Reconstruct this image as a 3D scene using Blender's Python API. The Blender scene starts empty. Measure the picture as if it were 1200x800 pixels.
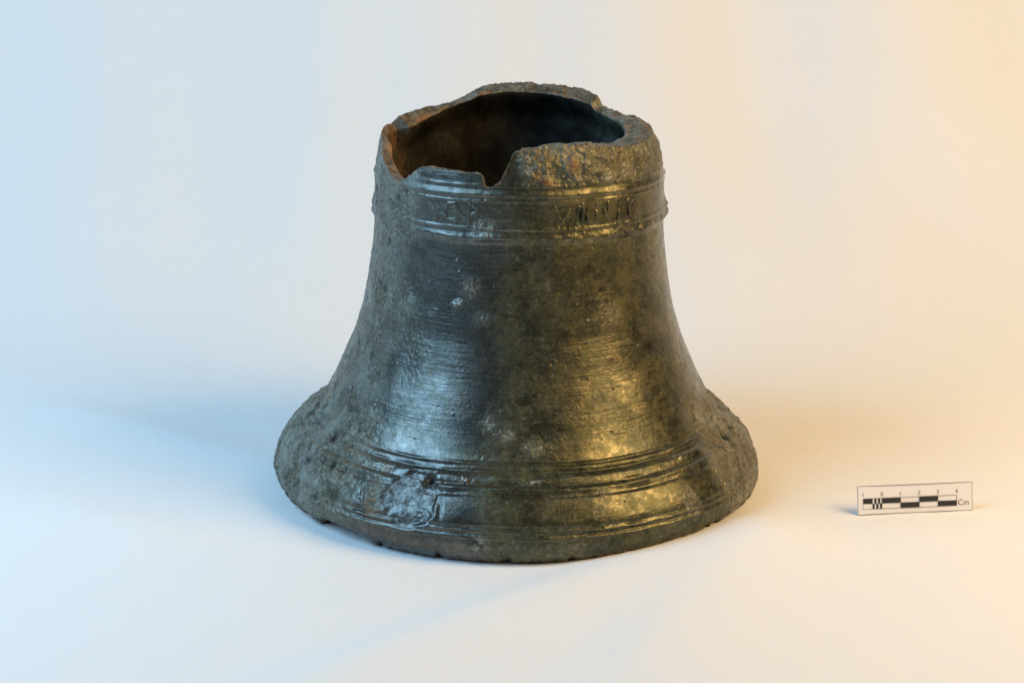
import bpy, math, random
import numpy as np
from mathutils import Vector, Matrix

# ------------------------------------------------------------------ camera, light, exposure
scene = bpy.context.scene
R = math.radians
MM = 0.001

cam_d = bpy.data.cameras.new("camera")
cam_d.sensor_width = 36.0
cam_d.lens = 59.11
cam_d.clip_start = 0.02
cam_d.clip_end = 50.0
cam_d.dof.use_dof = True
cam_d.dof.focus_distance = 0.865
cam_d.dof.aperture_fstop = 22.0
cam = bpy.data.objects.new("camera", cam_d)
scene.collection.objects.link(cam)
cam.matrix_world = (Matrix.Translation((-0.0031, -0.9, 0.332))
                    @ Matrix.Rotation(R(90 - 15.806), 4, 'X')
                    @ Matrix.Rotation(R(0.7), 4, 'Z'))
scene.camera = cam

world = bpy.data.worlds.new("World")
scene.world = world
world.use_nodes = True
bg = world.node_tree.nodes["Background"]
bg.inputs["Color"].default_value = (0.9, 0.92, 1.0, 1)
bg.inputs["Strength"].default_value = 0.07


def soft_box(name, az, el, dist, size, size_y, power, color, target, aim):
    """a studio soft box: az measured from the camera side, positive to the right"""
    d = bpy.data.lights.new(name, 'AREA')
    d.shape = 'RECTANGLE'
    d.size = size
    d.size_y = size_y
    d.energy = power
    d.color = color
    o = bpy.data.objects.new(name, d)
    scene.collection.objects.link(o)
    t = Vector(target)
    v = Vector((math.sin(R(az)) * math.cos(R(el)), -math.cos(R(az)) * math.cos(R(el)), math.sin(R(el))))
    o.location = t + v * dist
    o.rotation_euler = (Vector(aim) - o.location).to_track_quat('-Z', 'Y').to_euler()
    return o


soft_box("cool_soft_box", -60, 38, 0.98, 0.68, 0.70, 10.9, (0.39, 0.70, 1.0), (-0.03, 0.10, 0.08), (0.05, 0.45, 0.12))
soft_box("warm_soft_box", 62, 38, 0.98, 0.58, 0.70, 11.0, (1.0, 0.67, 0.32), (0.03, 0.10, 0.08), (-0.05, 0.45, 0.12))

vs = scene.view_settings
vs.view_transform = 'Standard'
vs.look = 'None'
vs.exposure = 0.0
vs.gamma = 1.0
vs.use_curve_mapping = False
scene.render.resolution_x = 1024
scene.render.resolution_y = 682

# ------------------------------------------------------------------ helpers
col = scene.collection


def link(name, mesh, mat=None, parent=None):
    o = bpy.data.objects.new(name, mesh)
    col.objects.link(o)
    if mat is not None:
        mesh.materials.append(mat)
    if parent is not None:
        o.parent = parent
    return o


_rng = np.random.default_rng(7)
_perm = _rng.permutation(256).astype(np.int32)
_perm = np.concatenate([_perm, _perm, _perm])
_g = _rng.normal(size=(256, 3))
_g = (_g / np.linalg.norm(_g, axis=1, keepdims=True)).astype(np.float32)


def noise(x, y, z):
    """gradient noise, roughly -1..1"""
    x = np.asarray(x, np.float32); y = np.asarray(y, np.float32); z = np.asarray(z, np.float32)
    xi = np.floor(x); yi = np.floor(y); zi = np.floor(z)
    xf = x - xi; yf = y - yi; zf = z - zi
    X = xi.astype(np.int32) & 255; Y = yi.astype(np.int32) & 255; Z = zi.astype(np.int32) & 255
    u = xf * xf * xf * (xf * (xf * 6 - 15) + 10)
    v = yf * yf * yf * (yf * (yf * 6 - 15) + 10)
    w = zf * zf * zf * (zf * (zf * 6 - 15) + 10)

    def corner(a, b, c):
        g = _g[_perm[_perm[_perm[X + a] + Y + b] + Z + c]]
        return g[..., 0] * (xf - a) + g[..., 1] * (yf - b) + g[..., 2] * (zf - c)
    x00 = corner(0, 0, 0); x00 = x00 + u * (corner(1, 0, 0) - x00)
    x10 = corner(0, 1, 0); x10 = x10 + u * (corner(1, 1, 0) - x10)
    x01 = corner(0, 0, 1); x01 = x01 + u * (corner(1, 0, 1) - x01)
    x11 = corner(0, 1, 1); x11 = x11 + u * (corner(1, 1, 1) - x11)
    y0 = x00 + v * (x10 - x00)
    y1 = x01 + v * (x11 - x01)
    return 1.6 * (y0 + w * (y1 - y0))


def fbm(p, freq, octaves, gain=0.5, off=0.0):
    a = 1.0; t = 0.0; s = 0.0
    for i in range(octaves):
        f = freq * 2.03 ** i
        s = s + a * noise(p[0] * f + off + 17.1 * i, p[1] * f + 5.3 * i, p[2] * f + off)
        t += a
        a *= gain
    return s / t


def smooth(a, b, x):
    t = np.clip((x - a) / (b - a), 0, 1)
    return t * t * (3 - 2 * t)


class Nodes:
    def __init__(self, name):
        self.m = bpy.data.materials.new(name)
        self.m.use_nodes = True
        self.t = self.m.node_tree
        self.t.nodes.clear()
        self.out = self.t.nodes.new("ShaderNodeOutputMaterial")
        self.b = self.t.nodes.new("ShaderNodeBsdfPrincipled")
        self.t.links.new(self.b.outputs[0], self.out.inputs[0])

    def n(self, kind, **kw):
        nd = self.t.nodes.new(kind)
        for k, v in kw.items():
            setattr(nd, k, v)
        return nd

    def put(self, sock, v):
        if hasattr(v, "is_linked") or isinstance(v, bpy.types.NodeSocket):
            self.t.links.new(v, sock)
        else:
            sock.default_value = v

    def noise(self, vec, scale, detail=4, rough=0.55):
        nd = self.n("ShaderNodeTexNoise")
        self.put(nd.inputs["Vector"], vec)
        nd.inputs["Scale"].default_value = scale
        nd.inputs["Detail"].default_value = detail
        nd.inputs["Roughness"].default_value = rough
        return nd.outputs["Fac"]

    def ramp(self, fac, stops):
        nd = self.n("ShaderNodeValToRGB")
        self.put(nd.inputs[0], fac)
        e = nd.color_ramp.elements
        while len(e) < len(stops):
            e.new(0.5)
        for k, (pos, c) in enumerate(stops):
            e[k].position = pos
            e[k].color = (c, c, c, 1) if not isinstance(c, tuple) else (*c, 1)
        return nd.outputs[0]

    def mix(self, fac, a, b):
        nd = self.n("ShaderNodeMix", data_type='RGBA')
        self.put(nd.inputs[0], fac)
        self.put(nd.inputs[6], a if not isinstance(a, tuple) else (*a, 1))
        self.put(nd.inputs[7], b if not isinstance(b, tuple) else (*b, 1))
        return nd.outputs[2]

    def math(self, op, a, b=0.0, c=0.0, clamp=False):
        nd = self.n("ShaderNodeMath", operation=op, use_clamp=clamp)
        self.put(nd.inputs[0], a)
        self.put(nd.inputs[1], b)
        if op in ('MULTIPLY_ADD',):
            self.put(nd.inputs[2], c)
        return nd.outputs[0]

    def attr(self, name):
        nd = self.n("ShaderNodeAttribute", attribute_name=name)
        return nd.outputs["Fac"]

    def coord(self):
        return self.n("ShaderNodeTexCoord").outputs["Object"]

    def stretch(self, vec, sc):
        nd = self.n("ShaderNodeMapping")
        self.put(nd.inputs["Vector"], vec)
        nd.inputs["Scale"].default_value = sc
        return nd.outputs[0]

    def bump(self, h, strength, dist, normal=None):
        nd = self.n("ShaderNodeBump")
        self.put(nd.inputs["Height"], h)
        self.put(nd.inputs["Strength"], strength)
        nd.inputs["Distance"].default_value = dist
        if normal is not None:
            self.put(nd.inputs["Normal"], normal)
        return nd.outputs[0]


# ------------------------------------------------------------------ materials
def bronze_material():
    k = Nodes("corroded_bronze")
    p = k.coord()
    crust, rust, pale, dark = k.attr("crust"), k.attr("rust"), k.attr("pale"), k.attr("dark")
    n1 = k.noise(p, 38, 6, 0.62)
    n2 = k.noise(p, 160, 6, 0.65)
    n3 = k.noise(p, 620, 4, 0.6)
    n5 = k.noise(p, 560, 4, 0.7)
    n4 = k.noise(k.stretch(p, (1, 1, 14)), 60, 5, 0.6)          # turned streaks round the bell
    base = k.mix(k.ramp(n1, [(0.36, 0.0), (0.64, 1.0)]), (0.118, 0.122, 0.122), (0.160, 0.156, 0.142))
    gold = k.mix(k.ramp(n1, [(0.36, 0.0), (0.64, 1.0)]), (0.125, 0.118, 0.072), (0.190, 0.162, 0.080))
    base = k.mix(k.ramp(k.attr("green"), [(0.25, 0.0), (0.95, 1.0)]), base, gold)
    base = k.mix(k.ramp(n2, [(0.42, 0.0), (0.7, 0.75)]), base, (0.048, 0.055, 0.050))
    base = k.mix(k.ramp(n4, [(0.5, 0.0), (0.75, 0.45)]), base, (0.19, 0.185, 0.160))
    m1 = k.ramp(k.noise(p, 85, 7, 0.68), [(0.49, 0.0), (0.57, 1.0)])
    m2 = k.ramp(k.noise(k.stretch(p, (1.0, 1.0, 0.8)), 22, 5, 0.6), [(0.40, 0.15), (0.60, 1.0)])
    m3 = k.ramp(k.noise(p, 240, 5, 0.7), [(0.46, 0.0), (0.54, 1.0)])
    patina = k.math('MULTIPLY', k.math('MAXIMUM', k.math('MULTIPLY', m1, m2), k.math('MULTIPLY', m3, 0.6)), k.attr("green"))
    patc = k.mix(k.ramp(n2, [(0.40, 0.0), (0.62, 1.0)]), (0.020, 0.027, 0.010), (0.098, 0.098, 0.022))
    base = k.mix(patina, base, patc)
    blot = k.ramp(k.noise(p, 48, 8, 0.72), [(0.47, 0.0), (0.56, 0.72)])
    blot = k.math('MULTIPLY', blot, k.math('MULTIPLY_ADD', k.attr("green"), 0.75, 0.22))
    base = k.mix(blot, base, k.mix(n3, (0.016, 0.021, 0.015), (0.045, 0.050, 0.030)))
    crustc = k.mix(k.ramp(n2, [(0.35, 0.0), (0.65, 1.0)]), (0.058, 0.060, 0.042), (0.215, 0.210, 0.150))
    crustc = k.mix(k.ramp(n1, [(0.40, 0.0), (0.62, 0.75)]), crustc, (0.078, 0.068, 0.036))
    crustc = k.mix(k.ramp(n3, [(0.55, 0.0), (0.72, 0.7)]), crustc, (0.22, 0.20, 0.15))
    base = k.mix(k.math('MULTIPLY', crust, 0.9), base, crustc)
    speck = k.math('MULTIPLY', k.ramp(n5, [(0.56, 0.0), (0.64, 1.0)]), k.math('MULTIPLY_ADD', crust, 0.75, 0.18))
    base = k.mix(speck, base, (0.33, 0.315, 0.235))
    pores = k.math('MULTIPLY', k.ramp(n5, [(0.37, 1.0), (0.44, 0.0)]), k.math('MULTIPLY_ADD', crust, 0.55, 0.30))
    base = k.mix(pores, base, (0.020, 0.020, 0.017))
    base = k.mix(pale, base, (0.34, 0.36, 0.33))
    rustc = k.mix(n2, (0.11, 0.045, 0.014), (0.36, 0.15, 0.035))
    base = k.mix(rust, base, rustc)
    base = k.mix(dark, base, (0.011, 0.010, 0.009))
    k.put(k.b.inputs["Base Color"], base)
    met = k.math('MULTIPLY_ADD', crust, -0.45, 0.86, clamp=True)
    met = k.math('MULTIPLY', met, k.math('MULTIPLY_ADD', patina, -0.50, 1.0))
    met = k.math('MULTIPLY', met, k.math('SUBTRACT', 1.0, k.math('MAXIMUM', k.math('MAXIMUM', rust, pale), dark)), clamp=True)
    k.put(k.b.inputs["Metallic"], met)
    rg = k.math('MULTIPLY_ADD', crust, 0.20, k.math('MULTIPLY_ADD', patina, 0.12, 0.25))
    rg = k.math('MULTIPLY_ADD', k.math('SUBTRACT', n2, 0.5), 0.45, rg)
    rg = k.math('MULTIPLY_ADD', k.math('SUBTRACT', n4, 0.5), 0.25, rg, clamp=True)
    k.put(k.b.inputs["Roughness"], rg)
    lit = k.math('SUBTRACT', 1.0, dark, clamp=True)
    k.put(k.b.inputs["Specular IOR Level"], k.math('MULTIPLY', lit, 0.5))
    nb = k.bump(k.noise(k.stretch(p, (1, 1, 14)), 90, 4, 0.6), 0.22, 0.0006)
    nb = k.bump(k.noise(p, 1100, 4, 0.7), k.math('MULTIPLY_ADD', crust, 0.25, 0.10), 0.0006, nb)
    nb = k.bump(n5, k.math('MULTIPLY_ADD', crust, 0.55, 0.10), 0.0012, nb)
    k.put(k.b.inputs["Normal"], nb)
    return k.m


def cloth_material():
    k = Nodes("white_cloth")
    p = k.coord()
    k.b.inputs["Base Color"].default_value = (0.80, 0.80, 0.79, 1)
    k.b.inputs["Roughness"].default_value = 0.9
    k.b.inputs["Specular IOR Level"].default_value = 0.15
    nb = k.bump(k.noise(p, 45, 5, 0.6), 0.14, 0.003)
    nb = k.bump(k.noise(k.stretch(p, (1, 0.45, 1)), 420, 3, 0.6), 0.32, 0.0006, nb)
    k.put(k.b.inputs["Normal"], nb)
    return k.m


def plain(name, c, rough=0.6):
    k = Nodes(name)
    n = k.noise(k.coord(), 900, 3)
    k.put(k.b.inputs["Base Color"], k.mix(n, tuple(v * 0.94 for v in c), tuple(min(1, v * 1.05) for v in c)))
    k.b.inputs["Roughness"].default_value = rough
    return k.m


M_BRONZE = bronze_material()
M_CLOTH = cloth_material()
M_CARD = plain("white_card", (0.80, 0.80, 0.83), 0.55)
M_INK = plain("black_ink", (0.022, 0.021, 0.022), 0.5)
M_GREY = plain("grey_ink", (0.20, 0.19, 0.19), 0.6)


# ------------------------------------------------------------------ backdrop cloth: table top sweeping up into a back wall
def backdrop():
    xs = np.linspace(-1.25, 1.25, 560)
    y0, rad = 0.20, 0.50
    arc = rad * math.pi / 2
    L1 = y0 + 0.60
    sv = np.concatenate([np.linspace(0, L1, 330, endpoint=False),
                         np.linspace(L1, L1 + arc, 150, endpoint=False),
                         np.linspace(L1 + arc, L1 + arc + 0.5, 30)])
    S, X = np.meshgrid(sv, xs, indexing='ij')
    a = np.clip((S - L1) / rad, 0, math.pi / 2)
    y = np.where(S < L1, S - 0.60, y0 + rad * np.sin(a))
    z = np.where(S < L1, 0.0, rad * (1 - np.cos(a)))
    z = z + np.where(S > L1 + arc, S - L1 - arc, 0)
    ny, nz = -np.sin(a), np.cos(a)
    # soft creases of the cloth on the table
    h = np.zeros_like(X)

    def crease(pts, amp, w1, w2):
        """ridge along a polyline; w1 is its width on the left of the line's direction, w2 on the right"""
        nonlocal h
        best = np.full(X.shape, 9.0); side = np.zeros(X.shape); along = np.zeros(X.shape)
        n = len(pts) - 1
        for i in range(n):
            ax, ay = pts[i]; bx, by = pts[i + 1]
            dx, dy = bx - ax, by - ay
            ll = dx * dx + dy * dy
            t = ((X - ax) * dx + (y - ay) * dy) / ll
            tc = np.clip(t, 0, 1)
            d = np.hypot(X - ax - tc * dx, y - ay - tc * dy)
            s = np.sign(dx * (y - ay) - dy * (X - ax))
            m = d < best
            best = np.where(m, d, best); side = np.where(m, s, side)
            along = np.where(m, (i + tc) / n, along)
        w = np.where(side > 0, w1, w2)
        fade = smooth(0, 0.2, along) * smooth(1.0, 0.7, along)
        h += amp * np.exp(-(best / w) ** 2) * fade

    crease([(0.150, -0.045), (0.100, -0.100), (-0.002, -0.180), (-0.080, -0.255), (-0.16, -0.34)], 0.0048, 0.036, 0.018)
    crease([(0.160, -0.060), (0.110, -0.130), (0.070, -0.200), (0.03, -0.30)], 0.0034, 0.040, 0.022)
    crease([(-0.32, 0.13), (-0.23, 0.07), (-0.155, 0.02), (-0.10, -0.02)], 0.0022, 0.020, 0.024)
    crease([(-0.34, -0.02), (-0.24, -0.06), (-0.14, -0.14)], 0.0020, 0.020, 0.030)
    crease([(0.14, 0.06), (0.24, 0.05), (0.36, 0.02)], 0.0010, 0.020, 0.020)
    away = smooth(0.14, 0.24, np.hypot(X, y))
    h += away * 0.0011 * noise(X * 9, y * 7, X * 0 + 3.3)
    h += 0.00022 * noise(X * 55, y * 55, X * 0 + 9.1) * away
    # fine pulled creases close to the foot of the bell
    rr = np.hypot(X, y)
    th = np.arctan2(X, -y)
    h += 0.00030 * noise(th * 26, rr * 30, X * 0 + 1.7) * smooth(0.26, 0.15, rr)
    # hanging folds of the back wall
    up = smooth(0.22, 0.50, y)

    def hang(x0, lean, w, amp, za, zb):
        """a soft vertical fold of the back wall; x0 at height 0.2 m"""
        d = (X - (x0 + lean * (z - 0.2))) / w
        return amp * np.exp(-d * d) * smooth(za, za + 0.12, z) * smooth(zb + 0.2, zb, z)
    h += hang(0.215, -0.10, 0.058, -0.0125, 0.02, 0.8) + hang(0.33, -0.22, 0.065, 0.0100, 0.05, 0.9)
    h += hang(0.10, 0.05, 0.07, 0.0050, 0.06, 0.9) + hang(-0.20, 0.15, 0.11, -0.0030, 0.05, 0.9)
    h += hang(-0.42, -0.2, 0.14, -0.0060, 0.03, 0.9) + hang(0.50, -0.3, 0.11, -0.0090, 0.03, 0.9)
    h += hang(-0.175, -0.12, 0.040, 0.0060, 0.0, 0.16)
    h += up * (0.012 * noise(X * 4.2 + z * 1.3, z * 1.0, X * 0 + 2.2) + 0.004 * noise(X * 10 + z * 2.4, z * 2.0, X * 0 + 6.1))
    v = np.stack([X, y + ny * h, z + nz * h], -1).reshape(-1, 3)
    r, c = X.shape
    idx = np.arange(r * c).reshape(r, c)
    f = np.stack([idx[:-1, :-1], idx[:-1, 1:], idx[1:, 1:], idx[1:, :-1]], -1).reshape(-1, 4)
    me = mesh_np("backdrop_cloth", v, f)
    o = link("backdrop_cloth", me, M_CLOTH)
    o["kind"] = "structure"
    o["label"] = "white cloth spread under the bell and sweeping up behind it"
    return o


def mesh_np(name, v, f, normals=None):
    me = bpy.data.meshes.new(name)
    me.vertices.add(len(v))
    me.vertices.foreach_set("co", np.ascontiguousarray(v, np.float32).ravel())
    me.loops.add(f.size)
    me.loops.foreach_set("vertex_index", np.ascontiguousarray(f, np.int32).ravel())
    me.polygons.add(len(f))
    me.polygons.foreach_set("loop_start", np.arange(0, f.size, f.shape[1], dtype=np.int32))
    me.update(calc_edges=True)
    me.shade_smooth()
    if normals is not None:
        me.normals_split_custom_set_from_vertices(normals)
    return me


backdrop()

# ------------------------------------------------------------------ the bell
PROFILE = np.array([  # radius, height in mm: outside of the wall up to just below the shoulder
    (130.0, 0), (132.4, 2), (134.2, 4), (135.1, 6), (135.5, 8), (135.6, 10), (135.4, 12), (135.0, 14), (134.5, 16),
    (133.9, 18), (133.2, 20), (132.4, 22), (131.3, 24), (130.0, 26), (128.6, 28), (127.0, 30), (125.2, 32),
    (123.1, 34), (120.6, 36), (117.8, 38), (115.2, 40), (112.8, 42), (110.7, 44), (108.9, 46), (107.4, 48),
    (106.2, 50), (104.0, 54), (102.0, 58), (100.2, 62), (98.4, 66), (96.6, 70), (94.8, 74), (93.0, 78), (91.3, 82),
    (89.9, 86), (88.6, 90), (87.3, 94), (86.0, 98), (84.9, 102), (84.1, 106), (83.3, 110), (82.5, 114), (81.8, 118),
    (81.3, 122), (80.7, 126), (80.2, 130), (79.6, 134), (79.1, 138), (78.7, 142), (78.4, 146), (78.2, 150),
    (78.0, 154), (77.8, 158), (77.6, 162), (77.5, 166), (77.4, 170), (77.3, 176)])
# broken upper edge: angle from the camera side (right positive), outer radius/height, inner radius/height, mm
EDGE = np.array([
    (-90, 74.0, 195.0, 71.4, 190.6), (-83, 74.8, 193.4, 71.4, 190.4), (-77, 75.1, 192.2, 70.8, 190.0),
    (-74, 75.4, 190.5, 70.6, 189.5), (-70.5, 76.5, 184.5, 71.2, 184.0), (-67, 76.9, 182.0, 71.5, 181.0),
    (-61.3, 77.2, 178.9, 71.8, 178.2), (-57, 77.2, 176.3, 72, 175.6), (-53, 77.3, 174.9, 72, 174.3),
    (-48.8, 77.2, 177.6, 72, 176.8), (-44.8, 77.0, 181.4, 71.8, 180.5), (-41.2, 76.7, 184.2, 71.5, 183.2),
    (-38.8, 76.6, 185.0, 71.3, 183.8), (-30, 76.6, 184.9, 71.3, 183.6), (-22.6, 76.6, 184.5, 71.3, 183.3),
    (-15.9, 76.7, 184.3, 71.3, 183.2), (-14.6, 76.9, 182.4, 71.4, 181.6), (-13.3, 77.2, 177.4, 72, 177.0),
    (-11.8, 77.2, 176.6, 72, 176.4), (-7.7, 77.0, 180.4, 71.6, 180.0), (-6.2, 76.7, 184.4, 71.2, 183.6),
    (-5.0, 75.9, 188.2, 70.0, 187.0), (-3.8, 74.9, 191.9, 68.0, 190.6), (-2.6, 73.4, 194.7, 66.0, 193.5),
    (0.7, 72.0, 196.2, 64.0, 195.0), (6, 71.4, 196.6, 62.5, 195.6), (10.4, 70.2, 198.2, 61.5, 197.0),
    (24.7, 70.6, 197.7, 60.0, 196.5), (34, 71.6, 196.6, 59, 195.5), (41.5, 72.6, 195.4, 58.5, 194.6),
    (47, 73.2, 195.0, 58.0, 193.5), (60, 73.4, 195.2, 57.5, 194.5), (75, 72.0, 195.6, 56.5, 194.6),
    (90, 70.6, 197.0, 55.5, 195.8), (105, 69.0, 199.0, 56.0, 197.0), (115, 69.5, 199.0, 57.5, 197.2),
    (125, 69.6, 199.4, 59.0, 197.8), (134, 69.6, 200.4, 62.0, 199.0), (138.6, 69.4, 202.0, 62.4, 200.4),
    (140.4, 68.6, 207.4, 61.8, 203.0), (150, 67.8, 210.3, 60.5, 205.2), (158, 67.2, 211.2, 60.0, 206.6),
    (165, 67.0, 211.6, 60.0, 207.4), (180, 67.0, 212.4, 60.0, 208.2), (190, 67.0, 212.0, 60.2, 207.8),
    (196, 67.0, 211.2, 60.5, 207.2), (203, 67.2, 208.8, 61.5, 206.0), (208, 68.0, 205.2, 63.0, 203.2),
    (215, 69.0, 202.0, 64.0, 201.0), (222, 69.2, 201.2, 63.6, 199.6), (230, 69.4, 200.8, 63.2, 197.0), (245, 69.6, 199.6, 63.0, 193.6),
    (255, 70.6, 198.6, 65.5, 192.2), (264, 72.6, 196.6, 69.4, 191.0), (270, 74.0, 195.0, 71.4, 190.6)])


def build_bell():
    rng = np.random.default_rng(11)
    th = np.concatenate([np.linspace(-108, 108, 900, endpoint=False), np.linspace(108, 252, 190, endpoint=False)])
    T = np.radians(th)
    nc = len(T)
    # --- outer rows
    pz = np.linspace(0, 176, 1761)
    pr = np.interp(pz, PROFILE[:, 1], PROFILE[:, 0])
    ker = np.hanning(33); ker /= ker.sum()
    prs = np.convolve(np.pad(pr, 16, mode='edge'), ker, mode='valid')
    pr = np.where((pz > 2.5) & (pz < 174), prs, pr)
    sl = np.concatenate([[0], np.cumsum(np.hypot(np.diff(pr), np.diff(pz)))])
    zc = 167.0
    n_low, n_up, n_fr, n_in, n_bot = 600, 96, 36, 80, 8
    s_low = np.linspace(0, np.interp(zc, pz, sl), n_low)
    zl = np.interp(s_low, sl, pz); rl = np.interp(zl, pz, pr)
    dr = np.gradient(rl, s_low); dz = np.gradient(zl, s_low)
    q = np.hypot(dr, dz); dr, dz = dr / q, dz / q
    nr_l, nz_l = dz, -dr
    # edges with a ragged, small-scale wobble
    thw = np.where(th > 180 + 90, th - 360, th)
    E = [np.interp(thw, EDGE[:, 0], EDGE[:, k]) for k in (1, 2, 3, 4)]
    ring = (np.cos(T) * 4, np.sin(T) * 4, T * 0)
    jag = 0.9 * fbm(ring, 2.2, 5, 0.62) + 0.5 * noise(np.cos(T) * 40, np.sin(T) * 40, T * 0 + 4)
    re, ze, ri, zi = E
    ze = ze + jag * 1.0 + 0.55 * noise(np.cos(T) * 70, np.sin(T) * 70, T * 0 + 8)
    zi = zi + 1.0 * fbm(ring, 2.6, 5, 0.6, 9.0)
    ri = ri + 1.1 * fbm(ring, 2.6, 5, 0.6, 3.0)
    # upper rows: a Bezier from the wall over the shoulder to the broken edge
    r0 = np.interp(zc, zl, rl)
    t = np.linspace(0, 1, n_up + 1)[1:, None]
    keep = EDGE[(EDGE[:, 0] < -76) | (EDGE[:, 0] > 0)]
    re0 = np.interp(thw, keep[:, 0], keep[:, 1]); ze0 = np.interp(thw, keep[:, 0], keep[:, 2])
    a_ = ((0.72 - 0.17 * np.exp(-((th - 85) / 35) ** 2)) * (ze0 - zc))[None]
    b_ = (ze0 - zc)[None]
    Zu = zc + (1 - (1 - t) ** 1.25) * (ze - zc)[None]
    disc = np.clip(4 * a_ ** 2 + 4 * (b_ - 2 * a_) * (Zu - zc), 0, None)
    tt = np.clip((-2 * a_ + np.sqrt(disc)) / (2 * (b_ - 2 * a_)), 0, 1.6)
    Ru = ((1 - tt) ** 2 + 2 * tt * (1 - tt)) * r0 + tt ** 2 * re0[None]
    Ro = np.concatenate([np.repeat(rl[:, None], nc, 1), Ru])
    Zo = np.concatenate([np.repeat(zl[:, None], nc, 1), Zu])
    gR = np.gradient(Ro, axis=0); gZ = np.gradient(Zo, axis=0)
    q = np.hypot(gR, gZ) + 1e-9
    NR, NZ = gZ / q, -gR / q
    TH = np.repeat(th[None], Ro.shape[0], 0)
    THw = np.where(TH > 180, TH - 360, TH)
    TR = np.radians(TH)
    P = (Ro * np.sin(TR) * MM, -Ro * np.cos(TR) * MM, Zo * MM)     # metres
    z = Zo

    # --- relief in mm
    def ridge(z0, w, a):
        return a * np.exp(-((zj - z0) / w) ** 2)
    wob = 0.55 * noise(np.cos(TR) * 2.2, np.sin(TR) * 2.2, z * 0.0 + 0.5)
    zj = z + wob
    wear = np.clip(0.80 + 1.25 * fbm(P, 60, 3), 0.12, 1.25)
    h = np.zeros_like(z)
    h += wear * (ridge(152.4, 2.0, 1.25) + ridge(157.0, 0.85, 0.55) + ridge(174.2, 1.3, 0.85) + ridge(171.0, 0.6, 0.45)
                 + ridge(178.6, 0.9, 0.30))
    h += 0.5 * smooth(148.5, 152, zj) * smooth(178, 174.5, zj)
    h += 1.2 * wear * (ridge(44.4, 0.60, -0.55) + ridge(42.9, 0.7, 0.40) + ridge(41.3, 0.5, -0.55) + ridge(39.0, 1.2, 0.60)
                 + ridge(36.7, 0.55, -0.60) + ridge(35.0, 0.8, 0.75) + ridge(32.9, 0.9, -0.55)
                 + ridge(19.4, 0.6, -0.50) + ridge(17.9, 0.7, 0.35) + ridge(16.2, 0.55, -0.45) + ridge(14.6, 0.8, 0.35))
    # crust masks: both flanks of the lip, upper left wall, band in the middle of the front
    big = fbm(P, 30, 4, 0.55)
    lip_l = smooth(-38, -50, THw + 10 * big) * smooth(66, 50, z + 10 * big) * smooth(1, 8, z)
    lip_r = smooth(52, 62, THw + 10 * big) * smooth(64, 48, z + 8 * big)
    wall_l = smooth(-40, -54, THw + 14 * big) * smooth(52, 70, z)
    top_r = smooth(-6, 4, THw) * smooth(176, 182, z)
    top_l = smooth(-36, -46, THw + 8 * big) * smooth(140, 150, z)
    mid = smooth(-14, -6, THw + 10 * big) * smooth(22, 10, THw + 12 * big)
    backm = smooth(100, 115, np.abs(THw))
    crust = np.clip(np.maximum.reduce([lip_l, 0.9 * lip_r, 0.7 * wall_l, 0.50 * top_r, 0.8 * top_l, 0.12 * mid, 0.7 * backm]), 0, 1)
    rough_amp = np.clip(np.maximum.reduce([lip_l, lip_r, 0.30 * wall_l, 0.50 * top_r, 0.45 * top_l, 0.14 * mid, 0.4 * backm]), 0.0, 1.25)
    patchy = smooth(-0.30, 0.30, fbm(P, 55, 3, 0.55, 50.0))
    terr = smooth(-0.02, 0.05, fbm(P, 62, 4, 0.55, 61.0))
    fine = fbm(P, 420, 4, 0.62)
    med = fbm(P, 150, 3, 0.6)
    grit = 1.0 - 2.0 * np.abs(fbm(P, 330, 2, 0.7, 41.0)) + 0.8 * noise(P[0] * 900, P[1] * 900, P[2] * 900)
    rough_amp = rough_amp * (0.12 + 1.0 * patchy) * (1 - 0.35 * lip_r)
    lipz = np.maximum(lip_l, lip_r)
    h += rough_amp * (0.60 * med + 0.50 * fine + 0.20 * grit) + 0.022 * fine + 0.025 * med
    h += top_r * (1.9 * fbm(P, 100, 3, 0.6, 90.0) + 0.5 * np.abs(fbm(P, 260, 2, 0.6, 91.0)))
    h += smooth(10, 22, THw) * smooth(62, 50, THw) * smooth(146, 150, z) * smooth(168, 155, z) * (0.6 * fbm(P, 120, 4, 0.65, 95.0) + 0.25 * fine)
    h += 0.75 * (terr - 0.5) * np.clip(lipz + 0.5 * top_r + 0.3 * wall_l, 0, 1)
    h += 1.3 * fbm(P, 24, 3, 0.5, 70.0) * lipz
    green = (0.22 + 0.78 * smooth(-20, 4, THw + 14 * big)) * (1 - 0.5 * smooth(60, 80, THw))
    h += 0.5 * big * rough_amp
    # turned striations round the waist
    cs, sn = np.cos(TR), np.sin(TR)
    stri = 0.5 * noise(cs * 1.3, sn * 1.3, z * 0.55) + 0.35 * noise(cs * 2.5, sn * 2.5, z * 1.35) + 0.4 * noise(cs * 5, sn * 5, z * 2.3)
    waist = smooth(46, 50, z) * smooth(150, 140, z)
    h += 0.052 * stri * (0.35 + 0.65 * waist)

    rust = np.zeros_like(h); pale = np.zeros_like(h); dark = np.zeros_like(h)
    rust += 0.55 * smooth(0.30, 0.5, fbm(P, 95, 4, 0.6, 21.0)) * (0.2 + 0.5 * crust)
    pale += 0.30 * smooth(0.05, 0.28, fbm(P, 52, 4, 0.62, 81.0)) * crust + 0.14 * terr * crust + 0.45 * smooth(0.34, 0.5, fbm(P, 240, 3, 0.6, 33.0)) * (0.25 + 0.6 * crust)
    dark += 0.85 * smooth(0.26, 0.46, fbm(P, 130, 4, 0.6, 13.0)) * (0.4 + 0.4 * crust)

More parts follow.
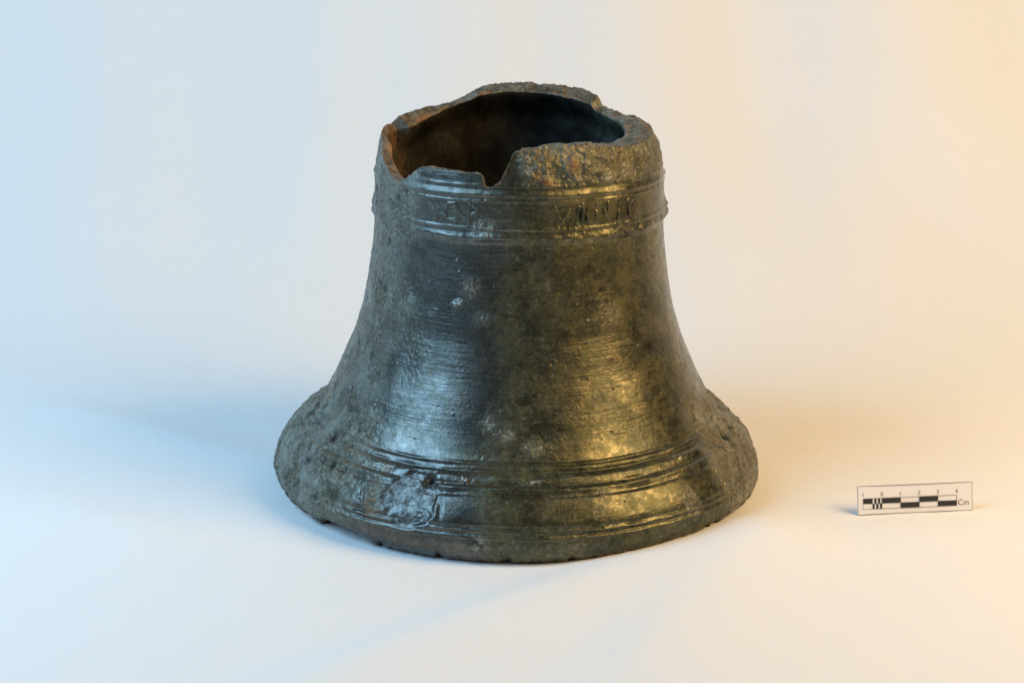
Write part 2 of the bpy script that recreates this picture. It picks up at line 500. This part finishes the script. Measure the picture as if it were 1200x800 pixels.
    def window(t0, z0, rad_mm):
        """local elliptical coordinate (mm) round a spot on the wall"""
        rr0 = np.interp(z0, zl, rl)
        j = np.where(np.abs((th - t0 + 180) % 360 - 180) * math.pi / 180 * rr0 < rad_mm)[0]
        if len(j) == 0:
            return None
        i = np.where(np.abs(zl - z0) < rad_mm)[0] if z0 < zc - rad_mm else np.arange(max(0, n_low - 70), n_low + n_up)
        if len(i) == 0:
            return None
        sl_ = np.ix_(i, j)
        du = ((th[j] - t0 + 180) % 360 - 180)[None] * math.pi / 180 * rr0
        slope = 1.0
        dv = (z[sl_] - z0)
        k0 = min(np.searchsorted(zl, z0), n_low - 2)
        slope = 1.0 / max(0.45, dz[k0])
        return sl_, du + 0 * dv, dv * slope

    # small casting pits and grains scattered all over
    for n_, rmin, rmax, dmin, dmax in ((1100, 0.3, 0.8, -0.45, -0.1), (230, 0.8, 2.4, -1.1, -0.2), (500, 0.3, 0.8, 0.12, 0.4)):
        for _ in range(n_):
            t0 = rng.uniform(-105, 105); z0 = rng.uniform(3, 192)
            r_ = rng.uniform(rmin, rmax); d_ = rng.uniform(dmin, dmax)
            w = window(t0, z0, r_ * 2.2)
            if w is None:
                continue
            s_, du, dv = w
            e = rng.uniform(0.6, 1.6)
            cr = crust[s_].mean()
            if rng.random() > 0.14 + 0.86 * cr or (rmax > 2 and cr < 0.45):
                continue
            g = np.exp(-np.clip(((du / (r_ * e)) ** 2 + (dv / r_) ** 2) + 1.1 * fine[s_] + 0.6 * med[s_], 0, 9) ** 1.4)
            g = g * (np.hypot(du, dv) < r_ * 2.1)
            h[s_] += d_ * g
            if d_ < 0:
                dark[s_] = np.maximum(dark[s_], 0.5 * g * min(1, -d_ * 2.0))
            elif rng.random() < 0.5:
                pale[s_] = np.maximum(pale[s_], 0.55 * g)

    def spot(t0, z0, a, b, depth, rot=0.0, power=2.0, **marks):
        w = window(t0, z0, max(a, b) * 2.0)
        s_, du, dv = w
        c, s = math.cos(R(rot)), math.sin(R(rot))
        u, v = (du * c + dv * s) / a, (-du * s + dv * c) / b
        pw = (P[0][s_], P[1][s_], P[2][s_])
        rad = np.sqrt(u * u + v * v) + 0.22 * fbm(pw, 160, 3)
        g = np.exp(-np.clip(rad, 0, 9) ** power)
        h[s_] += depth * g
        if 'grain' in marks:
            h[s_] += marks['grain'] * g * fbm(pw, 520, 4, 0.65)
        for nm, arr in (('rust', rust), ('pale', pale), ('dark', dark), ('crust', crust)):
            if nm in marks:
                br = smooth(-0.08, 0.16, fbm(pw, 380, 3, 0.65, 3.0)) if nm in ('pale', 'rust') and marks[nm] < 0.93 else 1.0
                val = marks[nm] * g * br * (0.55 + 0.75 * np.clip(0.5 + fbm(pw, 260, 3), 0, 1))
                arr[s_] = np.clip(np.maximum(arr[s_], val), 0, 1) if marks[nm] > 0 else arr[s_] * (1 + marks[nm] * g)
        return s_, g

    # the large scar low on the front left of the lip: a hammered hollow with a sharp rim
    s_, du, dv = window(-24.5, 28.5, 26)
    pw = (P[0][s_], P[1][s_], P[2][s_])
    u = du / 15.0; v = (dv - 0.0) / 14.5
    rad = np.sqrt(u * u + v * v) * (1 - 0.10 * np.clip(-u - v, 0, 1)) + 0.20 * fbm(pw, 70, 4)
    inside = smooth(1.10, 0.86, rad)
    plane = 1.3 * (1 - np.clip(rad, 0, 1) ** 2) + 1.0 + 0.5 * np.clip(u, -1, 1)
    h[s_] = h[s_] * (1 - inside) + inside * (-plane + 0.75 * fbm(pw, 90, 3, 0.55) + 0.35 * (0.5 - np.abs(fbm(pw, 330, 3, 0.6))))
    h[s_] += 0.12 * np.exp(-((rad - 1.10) / 0.08) ** 2) * smooth(-0.4, 0.5, u - v)
    crust[s_] = crust[s_] * (1 - inside)
    dark[s_] = np.maximum(dark[s_] * (1 - inside), inside * np.clip(0.34 + 1.0 * fbm(pw, 150, 4, 0.6, 44.0), 0, 0.75))
    pale[s_] *= (1 - inside); rust[s_] *= (1 - inside)
    green_scar = (s_, inside)
    spot(-21.2, 37.2, 2.0, 3.8, -1.5, rot=-14, power=2.2, dark=0.92, grain=1.2)
    spot(-17.2, 28.5, 1.3, 9.0, -0.7, rot=8, dark=0.5)
    spot(-33.5, 22.5, 4.0, 8.0, 0.9, rot=25, grain=0.9, rust=0.75, crust=1.0)
    spot(-34.5, 30.0, 7.0, 7.5, 0.5, grain=1.2, crust=0.7)
    spot(-35.0, 38.0, 6.0, 3.0, -0.5, grain=0.6, rust=0.35)
    # other marks that can be told apart
    spot(-42.0, 127.5, 5.8, 9.0, -0.8, power=4, dark=0.45, crust=0.3, grain=0.3)
    spot(-44.0, 112.0, 7.0, 6.0, 0.35, grain=0.5, crust=0.9, pale=0.15)
    spot(-40.0, 98.0, 7.0, 9.0, -0.25, grain=0.6, crust=0.5, dark=0.35)
    spot(-37.0, 83.0, 6.0, 10.0, -0.25, grain=0.3, dark=0.4)
    spot(-22.5, 118.5, 3.6, 1.7, 0.45, rot=25, power=5, grain=0.8, pale=0.85)
    spot(-17.0, 127.0, 4.5, 5.0, 0.2, grain=0.6, crust=0.6, rust=0.3)
    spot(-12.0, 112.0, 5.0, 4.0, 0.1, grain=0.5, crust=0.4)
    spot(31.3, 124.5, 2.6, 3.6, -0.7, dark=0.8, grain=0.4)
    spot(35.0, 112.0, 7.0, 6.0, 0.15, grain=0.5, crust=0.6)
    spot(43.0, 152.0, 6.0, 6.0, 0.5, grain=1.8, crust=0.5, dark=0.5)
    spot(25.2, 164.2, 0.9, 4.2, -0.7, dark=0.9)
    spot(22.9, 164.0, 0.7, 3.8, -0.5, dark=0.8)
    spot(32.6, 165.5, 0.9, 3.6, -0.6, dark=0.85)
    spot(88.0, 156.0, 6.0, 5.0, 1.5, grain=0.8)
    spot(-86.0, 157.0, 6.0, 4.0, 1.2, grain=0.6)
    spot(-28.0, 164.0, 11.0, 5.0, 0.0, grain=0.7, crust=0.4, dark=0.3)
    spot(-13.0, 157.0, 6.0, 4.5, 0.1, grain=1.2, crust=0.6, pale=0.4)
    spot(70.5, 36.5, 2.6, 7.5, -2.2, rot=-12, dark=0.95)
    spot(66.5, 38.5, 2.0, 6.5, 0.9, rot=-12, rust=0.5, crust=0.6)
    spot(75.0, 26.0, 5.0, 6.0, -0.7, dark=0.4)
    spot(42.5, 20.5, 5.0, 8.0, 0.25, power=4, grain=0.8, crust=1.0, pale=0.12)
    spot(-3.0, 57.0, 5.0, 4.0, 0.1, grain=0.6, crust=0.6, pale=0.3)
    spot(-8.0, 62.0, 4.0, 5.0, 0.1, grain=0.6, crust=0.5, pale=0.3)
    spot(5.0, 52.0, 8.0, 5.0, 0.1, grain=0.6, crust=0.6, pale=0.12)
    spot(3.5, 38.0, 6.0, 1.2, 0.2, pale=0.9)
    spot(-8.0, 12.0, 5.0, 4.0, 0.2, grain=0.6, pale=0.65)
    spot(-12.0, 38.0, 5.0, 2.5, 0.2, grain=0.7, rust=0.5)
    spot(14.0, 11.0, 7.0, 3.0, 0.2, grain=0.5, pale=0.25, rust=0.3)
    spot(-58.0, 41.0, 3.0, 3.5, -1.4, dark=0.8)
    spot(-50.0, 33.0, 2.2, 4.5, -1.6, rot=20, dark=0.85)
    spot(-60.0, 30.0, 3.0, 3.0, -1.2, dark=0.75)
    spot(-45.0, 21.0, 6.0, 4.0, -0.8, dark=0.55)
    spot(20.0, 189.0, 2.2, 3.2, 0.9, rust=0.95)
    spot(27.0, 186.0, 6.0, 4.0, 0.9, grain=0.9)
    spot(13.0, 186.0, 4.0, 4.0, -1.0, grain=0.9)
    spot(38.0, 190.0, 5.0, 4.0, 0.8, grain=0.9, rust=0.4)
    spot(2.0, 190.0, 4.0, 5.0, 0.7, grain=0.9, pale=0.5)
    spot(9.0, 181.0, 4.0, 1.4, 0.8, rot=-28, rust=0.95)
    spot(52.0, 186.0, 3.0, 4.0, -0.6, grain=0.4, dark=0.4)

    # worn inscription in the band under the shoulder: strokes given as angle / height
    def stroke(pts, a=0.6, w=0.62):
        zsl = slice(n_low - 75, n_low + n_up)
        ts = [p_[0] for p_ in pts]
        j = np.where((th > min(ts) - 4) & (th < max(ts) + 4))[0]
        s2 = np.ix_(np.arange(n_low - 75, n_low + n_up), j)
        U = (TH[s2]) * math.pi / 180 * 77.7; V = z[s2]
        best = np.full(U.shape, 99.0)
        for (a0, b0), (a1, b1) in zip(pts[:-1], pts[1:]):
            x0, x1 = a0 * math.pi / 180 * 77.7, a1 * math.pi / 180 * 77.7
            dx, dy = x1 - x0, b1 - b0
            tt = np.clip(((U - x0) * dx + (V - b0) * dy) / (dx * dx + dy * dy), 0, 1)
            best = np.minimum(best, np.hypot(U - x0 - tt * dx, V - b0 - tt * dy))
        g = np.exp(-(best / w) ** 2)
        h[s2] += a * g * np.clip(0.7 + 1.6 * med[s2] + 0.6 * fine[s2], 0.0, 1.3) * (0.85 if ts[0] < 0 else 1.1)
    lo, hi = 159.6, 169.0
    stroke([(-39.5, lo), (-39.2, hi)])
    stroke([(-35.8, hi), (-33.4, lo), (-30.6, hi - 1)], 0.65)
    stroke([(-27.6, lo + 1), (-29.0, lo + 4.5), (-27.6, hi - 0.5), (-24.6, hi), (-23.0, lo + 5), (-24.4, lo + 0.6), (-27.6, lo + 1)], 0.6)
    stroke([(-19.0, lo), (-18.6, hi), (-15.8, hi - 1.6), (-16.2, hi - 4.4), (-18.8, lo + 4.2)], 0.65)
    stroke([(12.8, hi - 0.5), (15.4, lo + 0.8), (18.4, hi - 2.4)], 0.5)
    stroke([(21.2, lo + 0.3), (22.4, hi - 1), (23.6, hi), (26.6, lo)], 1.0, 0.7)
    stroke([(23.7, lo + 0.3), (23.9, hi - 0.6)], 0.9, 0.6)
    stroke([(29.6, lo + 0.8), (30.0, hi - 0.4), (31.4, hi), (34.3, lo + 2.0), (34.9, hi)], 1.0, 0.7)
    stroke([(39.4, lo + 0.4), (40.8, hi - 0.8)], 0.8)
    stroke([(45.2, lo + 0.8), (45.6, hi - 0.2)], 0.8)
    stroke([(42.6, hi - 0.4), (48.2, hi - 0.4)], 0.6)

    green[green_scar[0]] *= (1 - green_scar[1])
    # ragged lower rim: chips along the bottom edge
    chip = np.zeros(nc)
    for t0, w_, d_ in ((-80, 3.0, 1.6), (-74, 1.4, 3.6), (-70, 2.0, 2.6), (-66, 1.3, 3.2), (-61, 1.6, 2.2), (-56, 2.0, 1.2), (-44, 6.0, 3.4), (-37, 2.2, 1.6), (-31, 1.0, 1.0), (-17, 0.8, 0.7), (-2, 1.0, 0.9), (38, 1.2, 0.8),
                       (47, 1.0, 2.4), (50, 1.6, 2.0), (56, 1.2, 1.8), (60, 3.0, 1.6), (68, 1.6, 2.8), (73, 1.4, 1.4), (78, 3.0, 2.2), (25, 0.8, 0.8), (12, 0.7, 0.6)):
        chip += d_ * np.exp(-((th - t0) / w_) ** 2) ** 0.5 * smooth(w_ * 1.25, w_ * 0.85, np.abs(th - t0 + 0.4 * w_ * noise(T * 30, T * 0 + t0, T * 0)))
    chip += 0.9 * np.clip(fbm(ring, 3.5, 5, 0.65, 2.0), 0, 1) + 0.55 * np.abs(noise(np.cos(T) * 60, np.sin(T) * 60, T * 0))
    low = smooth(9, 0, z)
    lift = 1.35 * chip[None] * low
    # rust staining right at the lower edge and at the broken edge
    rust = np.clip(np.maximum(rust, 0.75 * smooth(4.5, 0.5, z + 2.5 * med) * smooth(-0.25, 0.25, fbm(P, 60, 3, 0.6, 5.0))), 0, 1)
    near = smooth(2.6, 0.2, (ze[None] - z) + 1.2 * med) * (np.arange(z.shape[0]) >= n_low)[:, None]
    rust = np.maximum(rust, near * 0.6 * smooth(0.0, 0.3, fbm(P, 80, 3, 0.6, 8.0)))
    pin = smooth(0, 0.04, np.linspace(1, 0, z.shape[0]))[:, None]

    Rf = Ro + NR * h
    Zf = Zo + NZ * h + lift
    Zf = np.maximum(Zf, 0.05)
    Rf = Rf - (0.65 * chip)[None] * low
    # --- broken face between the outer and the inner edge
    Rtop, Ztop = Rf[-1], Zf[-1]
    f_ = np.linspace(0, 1, n_fr + 2)[1:-1, None] ** 0.9
    Rfr = Rtop + (ri - Rtop) * f_
    Zfr = Ztop + (zi - Ztop) * f_
    TRf = np.repeat(T[None], n_fr, 0)
    Pf = (Rfr * np.sin(TRf) * MM, -Rfr * np.cos(TRf) * MM, Zfr * MM)
    bulge = np.sin(f_ * math.pi)
    thick = np.hypot(ri - Rtop, zi - Ztop)[None]
    nf = fbm(Pf, 170, 4, 0.62)
    nf2 = fbm(Pf, 420, 3, 0.65, 6.0)
    Zfr = Zfr + bulge ** 0.6 * (0.09 * thick + 1.3 * nf + 0.6 * nf2 + 1.3 * fbm(Pf, 55, 3, 0.5, 4.0) * np.clip(thick / 10, 0.4, 1.3))
    Rfr = Rfr + bulge * (0.5 * nf + 0.3 * nf2)
    # --- inside of the wall, from the broken edge down to the mouth
    zi_rows = np.linspace(0, 1, n_in + 1)[1:, None] ** 1.35
    z_in_end = 2.0
    Zin = zi[None] + (z_in_end - zi[None]) * zi_rows
    rin_prof = np.interp(Zin, zl, rl) - np.interp(Zin, [0, 20, 45, 70, 160, 220], [15, 15, 11, 8.5, 6.0, 6.0])
    blend = smooth(0, 1, np.clip((zi[None] - Zin) / 16.0, 0, 1))
    Rin = ri[None] * (1 - blend) + rin_prof * blend
    TRi = np.repeat(T[None], n_in, 0)
    Pi = (Rin * np.sin(TRi) * MM, -Rin * np.cos(TRi) * MM, Zin * MM)
    ni = fbm(Pi, 70, 4, 0.55)
    Rin = Rin - 0.7 * ni * smooth(0, 0.12, zi_rows)
    # --- underside of the lip
    b_ = np.linspace(0, 1, n_bot + 2)[1:-1, None]
    Rb = Rin[-1] + (Rf[0] - Rin[-1]) * b_
    Zb = (z_in_end + (Zf[0] - z_in_end) * b_) - np.sin(b_ * math.pi) * 0.0
    Rall = np.concatenate([Rf, Rfr, Rin, Rb]); Zall = np.concatenate([Zf, Zfr, Zin, Zb])
    nrow = Rall.shape[0]
    TA = np.repeat(T[None], nrow, 0)
    V = np.stack([Rall * np.sin(TA), -Rall * np.cos(TA), Zall], -1) * MM

    # vertex normals of the whole cast, so that the seams between its parts stay invisible
    def roll(a, k, axis):
        return np.roll(a, k, axis)
    dth = roll(V, -1, 1) - roll(V, 1, 1)
    dsr = roll(V, -1, 0) - roll(V, 1, 0)
    N = np.cross(dth, dsr)
    N /= np.linalg.norm(N, axis=-1, keepdims=True) + 1e-12

    def one_sided(i, j):
        n_ = np.cross(dth[i], (V[j] - V[i]) * (1 if j > i else -1))
        return n_ / (np.linalg.norm(n_, axis=-1, keepdims=True) + 1e-12)
    e1, e2 = n_low + n_up - 1, n_low + n_up + n_fr
    crisp = {("shoulder", e1): one_sided(e1, e1 - 1), ("broken_edge", e1): one_sided(e1, e1 + 1),
             ("broken_edge", e2): one_sided(e2, e2 - 1), ("inner_wall", e2): one_sided(e2, e2 + 1)}
    z0 = lambda n: np.zeros((n, nc))
    # colours of the broken face and of the inside
    fr_rust = np.clip(0.25 + 1.5 * fbm(Pf, 110, 4, 0.6, 7.0), 0, 0.9)
    thf = np.where(th > 180, th - 360, th)[None]
    notch_l = smooth(-50, -66, thf) * smooth(-120, -95, thf)
    fr_rust = np.maximum(np.maximum(fr_rust * 0.35, 0.9 * smooth(0.10, 0.30, fbm(Pf, 70, 3, 0.6, 27.0)) * smooth(0.55, 1.0, f_)), 0.62 * notch_l * (0.3 + 0.6 * smooth(-0.1, 0.2, nf)))
    in_b = fbm(Pi, 55, 4, 0.6, 12.0)
    in_rust = np.clip(0.40 + 1.0 * in_b + 0.7 * fbm(Pi, 210, 3, 0.65, 31.0), 0, 0.9) * smooth(-45, -75, thf) * smooth(-124, -98, thf)
    in_teal = smooth(60, 95, thf) * np.clip(0.15 + 1.3 * fbm(Pi, 90, 4, 0.6, 2.0), 0, 0.6)
    A = {
        'crust': np.concatenate([crust, 0.75 + z0(n_fr), 0.9 + z0(n_in), 0.8 + z0(n_bot)]),
        'rust': np.concatenate([rust, fr_rust, in_rust, 0.4 + z0(n_bot)]),
        'pale': np.concatenate([pale, np.clip(0.9 * nf, 0, 0.5), in_teal * 0.6, z0(n_bot)]),
        'green': np.concatenate([green, 0.3 + z0(n_fr), 0.2 + z0(n_in), z0(n_bot)]),
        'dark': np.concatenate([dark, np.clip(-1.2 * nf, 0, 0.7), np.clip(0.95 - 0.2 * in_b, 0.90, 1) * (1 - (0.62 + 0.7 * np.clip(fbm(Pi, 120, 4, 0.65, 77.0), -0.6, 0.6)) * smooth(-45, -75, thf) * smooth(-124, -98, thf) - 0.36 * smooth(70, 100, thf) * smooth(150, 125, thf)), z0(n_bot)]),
    }

    root = bpy.data.objects.new("bronze_bell", None)
    root.empty_display_size = 0.05
    col.objects.link(root)
    root["label"] = "broken dark bronze bell with flared lip and worn inscription, standing mouth down on white cloth"
    root["category"] = "bell"

    def row_of(zv):
        return int(np.searchsorted(zl, zv))
    cuts = [("lip", 0, row_of(46.5)), ("waist", row_of(46.5), row_of(149.5)),
            ("inscription_band", row_of(149.5), n_low + 22), ("shoulder", n_low + 22, n_low + n_up - 1),
            ("broken_edge", n_low + n_up - 1, n_low + n_up + n_fr), ("inner_wall", n_low + n_up + n_fr, nrow)]
    labels = {"lip": "flared lip with turned mouldings and a hammered scar",
              "waist": "smooth waist with turned streaks",
              "inscription_band": "band of worn raised letters between mouldings",
              "shoulder": "encrusted broken shoulder",
              "broken_edge": "jagged rusty broken edge of the wall",
              "inner_wall": "dark brown inside of the wall"}
    idx = np.arange(nrow * nc).reshape(nrow, nc)
    for name, a, b in cuts:
        rows = list(range(a, b + 1))
        rows = [r_ % nrow for r_ in rows]
        sub = V[rows].reshape(-1, 3)
        NN = N[rows].copy()
        for kk, rr_ in enumerate(rows):
            if (name, rr_) in crisp:
                NN[kk] = crisp[(name, rr_)]
        sn_ = NN.reshape(-1, 3)
        li = np.arange(len(rows) * nc).reshape(len(rows), nc)
        ln = np.roll(li, -1, 1)
        f = np.stack([li[:-1], ln[:-1], ln[1:], li[1:]], -1).reshape(-1, 4)
        me = mesh_np(name, sub, f, sn_.astype(np.float32))
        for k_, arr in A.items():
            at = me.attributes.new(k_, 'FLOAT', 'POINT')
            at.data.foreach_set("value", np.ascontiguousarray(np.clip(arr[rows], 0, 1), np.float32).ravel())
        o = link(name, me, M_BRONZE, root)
        o["label"] = labels[name]
    return root


build_bell()


# ------------------------------------------------------------------ the scale card
def box_mesh(name, x0, x1, y0, y1, z0, z1):
    v = [(x0, y0, z0), (x1, y0, z0), (x1, y1, z0), (x0, y1, z0), (x0, y0, z1), (x1, y0, z1), (x1, y1, z1), (x0, y1, z1)]
    f = [(0, 3, 2, 1), (4, 5, 6, 7), (0, 1, 5, 4), (1, 2, 6, 5), (2, 3, 7, 6), (3, 0, 4, 7)]
    me = bpy.data.meshes.new(name)
    me.from_pydata(v, [], f)
    me.update()
    return me


def text_mesh(s, size):
    cu = bpy.data.curves.new("glyph", 'FONT')
    cu.body = s
    cu.size = size
    cu.align_x = 'CENTER'
    cu.resolution_u = 3
    o = bpy.data.objects.new("glyph", cu)
    col.objects.link(o)
    dg = bpy.context.evaluated_depsgraph_get()
    me = bpy.data.meshes.new_from_object(o.evaluated_get(dg))
    bpy.data.objects.remove(o)
    me.materials.clear()
    return me


def scale_card():
    W, H, TK = 0.0645, 0.0156, 0.0006
    root = bpy.data.objects.new("scale_card", None)
    root.empty_display_size = 0.01
    col.objects.link(root)
    root.location = (0.2147, -0.0556, 0.0002)
    root.rotation_euler = (0, 0, R(8.4))
    root["label"] = "small white centimetre scale card with black and white bars to the right of the bell"
    root["category"] = "scale card"
    lean = Matrix.Rotation(R(-14), 4, 'X')
    k = W / 61.9

    def face(o):                      # card coordinates: x across, z up, front at -y
        o.matrix_local = lean
    # the sheet, bent a little
    n = 24
    v = []; f = []
    for i in range(n + 1):
        x = -W / 2 + W * i / n
        bow = 0.0004 * math.sin(math.pi * i / n)
        for (yy, zz) in ((0, 0), (0, H), (TK, H), (TK, 0)):
            v.append((x, yy + bow, zz))
    for i in range(n):
        for j in range(4):
            a, b = i * 4 + j, i * 4 + (j + 1) % 4
            f.append((a, b, b + 4, a + 4))
    f += [(3, 2, 1, 0), tuple(n * 4 + j for j in range(4))]
    me = bpy.data.meshes.new("card_sheet"); me.from_pydata(v, [], f); me.update()
    o = link("card_sheet", me, M_CARD, root); face(o)
    # folded support behind it
    me = bpy.data.meshes.new("support_flap")
    yb, zt = 0.0065, H * 0.75
    topy = math.sin(R(14)) * zt + TK; topz = math.cos(R(14)) * zt
    v = []
    for x in (-0.010, 0.010):
        v += [(x, topy, topz), (x, topy + 0.0006, topz), (x, topy + yb + 0.0006, 0.0), (x, topy + yb, 0.0)]
    me.from_pydata(v, [], [(0, 1, 2, 3), (7, 6, 5, 4), (0, 4, 5, 1), (1, 5, 6, 2), (2, 6, 7, 3), (3, 7, 4, 0)])
    me.update()
    link("support_flap", me, M_CARD, root)

    def ux(u):
        return (u - 61.9 / 2) * k

    def vz(v_):
        return H - v_ * H / 15.0

    def rect(name, u0, u1, v0, v1, mat, pr=0.00004):
        o = link(name, box_mesh(name, ux(u0), ux(u1), -pr, 0.0001, vz(v1), vz(v0)), mat, root)
        face(o)
        return o
    r0, r1, r2 = 6.7, 9.35, 12.0
    u0 = 3.0; c = 10.06
    rect("bar_segment", u0, u0 + c / 2, r0, r1, M_INK)
    for i in range(5):
        a = u0 + c / 2 + i * c / 10
        if i % 2 == 0:
            rect("bar_stripe", a, a + c / 10, r1, r2, M_INK)
        else:
            rect("bar_stripe", a, a + c / 10, r0, r1, M_INK)
    for i in range(4):
        a = u0 + c * (1 + i)
        if i % 2 == 0:
            rect("bar_segment", a, a + c, r0, r1, M_INK)
        else:
            rect("bar_segment", a, a + c, r1, r2, M_INK)
    t = 0.16
    e = u0 + 5 * c
    rect("bar_outline", u0, e, r0 - t, r0, M_GREY, 0.00003)
    rect("bar_outline", u0, e, r2, r2 + t, M_GREY, 0.00003)
    rect("bar_outline", u0 - t, u0, r0 - t, r2 + t, M_GREY, 0.00003)
    rect("bar_outline", e, e + t, r0 - t, r2 + t, M_GREY, 0.00003)
    for (a, b, c_, d) in ((0.05, 61.85, 0.05, 0.32), (0.05, 61.85, 14.68, 14.95), (0.05, 0.32, 0.32, 14.68), (61.58, 61.85, 0.32, 14.68)):
        rect("card_border", a, b, c_, d, M_GREY, 0.00003)

    def glyph(name, s, u, v_, size):
        me = text_mesh(s, size)
        me.transform(Matrix.Translation((ux(u), -0.00005, vz(v_))) @ Matrix.Rotation(R(90), 4, 'X'))
        o = link(name, me, M_GREY, root)
        face(o)
    for i, s in enumerate("101234"):
        glyph("digit", s, u0 + i * c, 5.6, 0.0031)
    glyph("unit_text", "Cm", 57.0, 11.9, 0.0044)
    return root


scale_card()
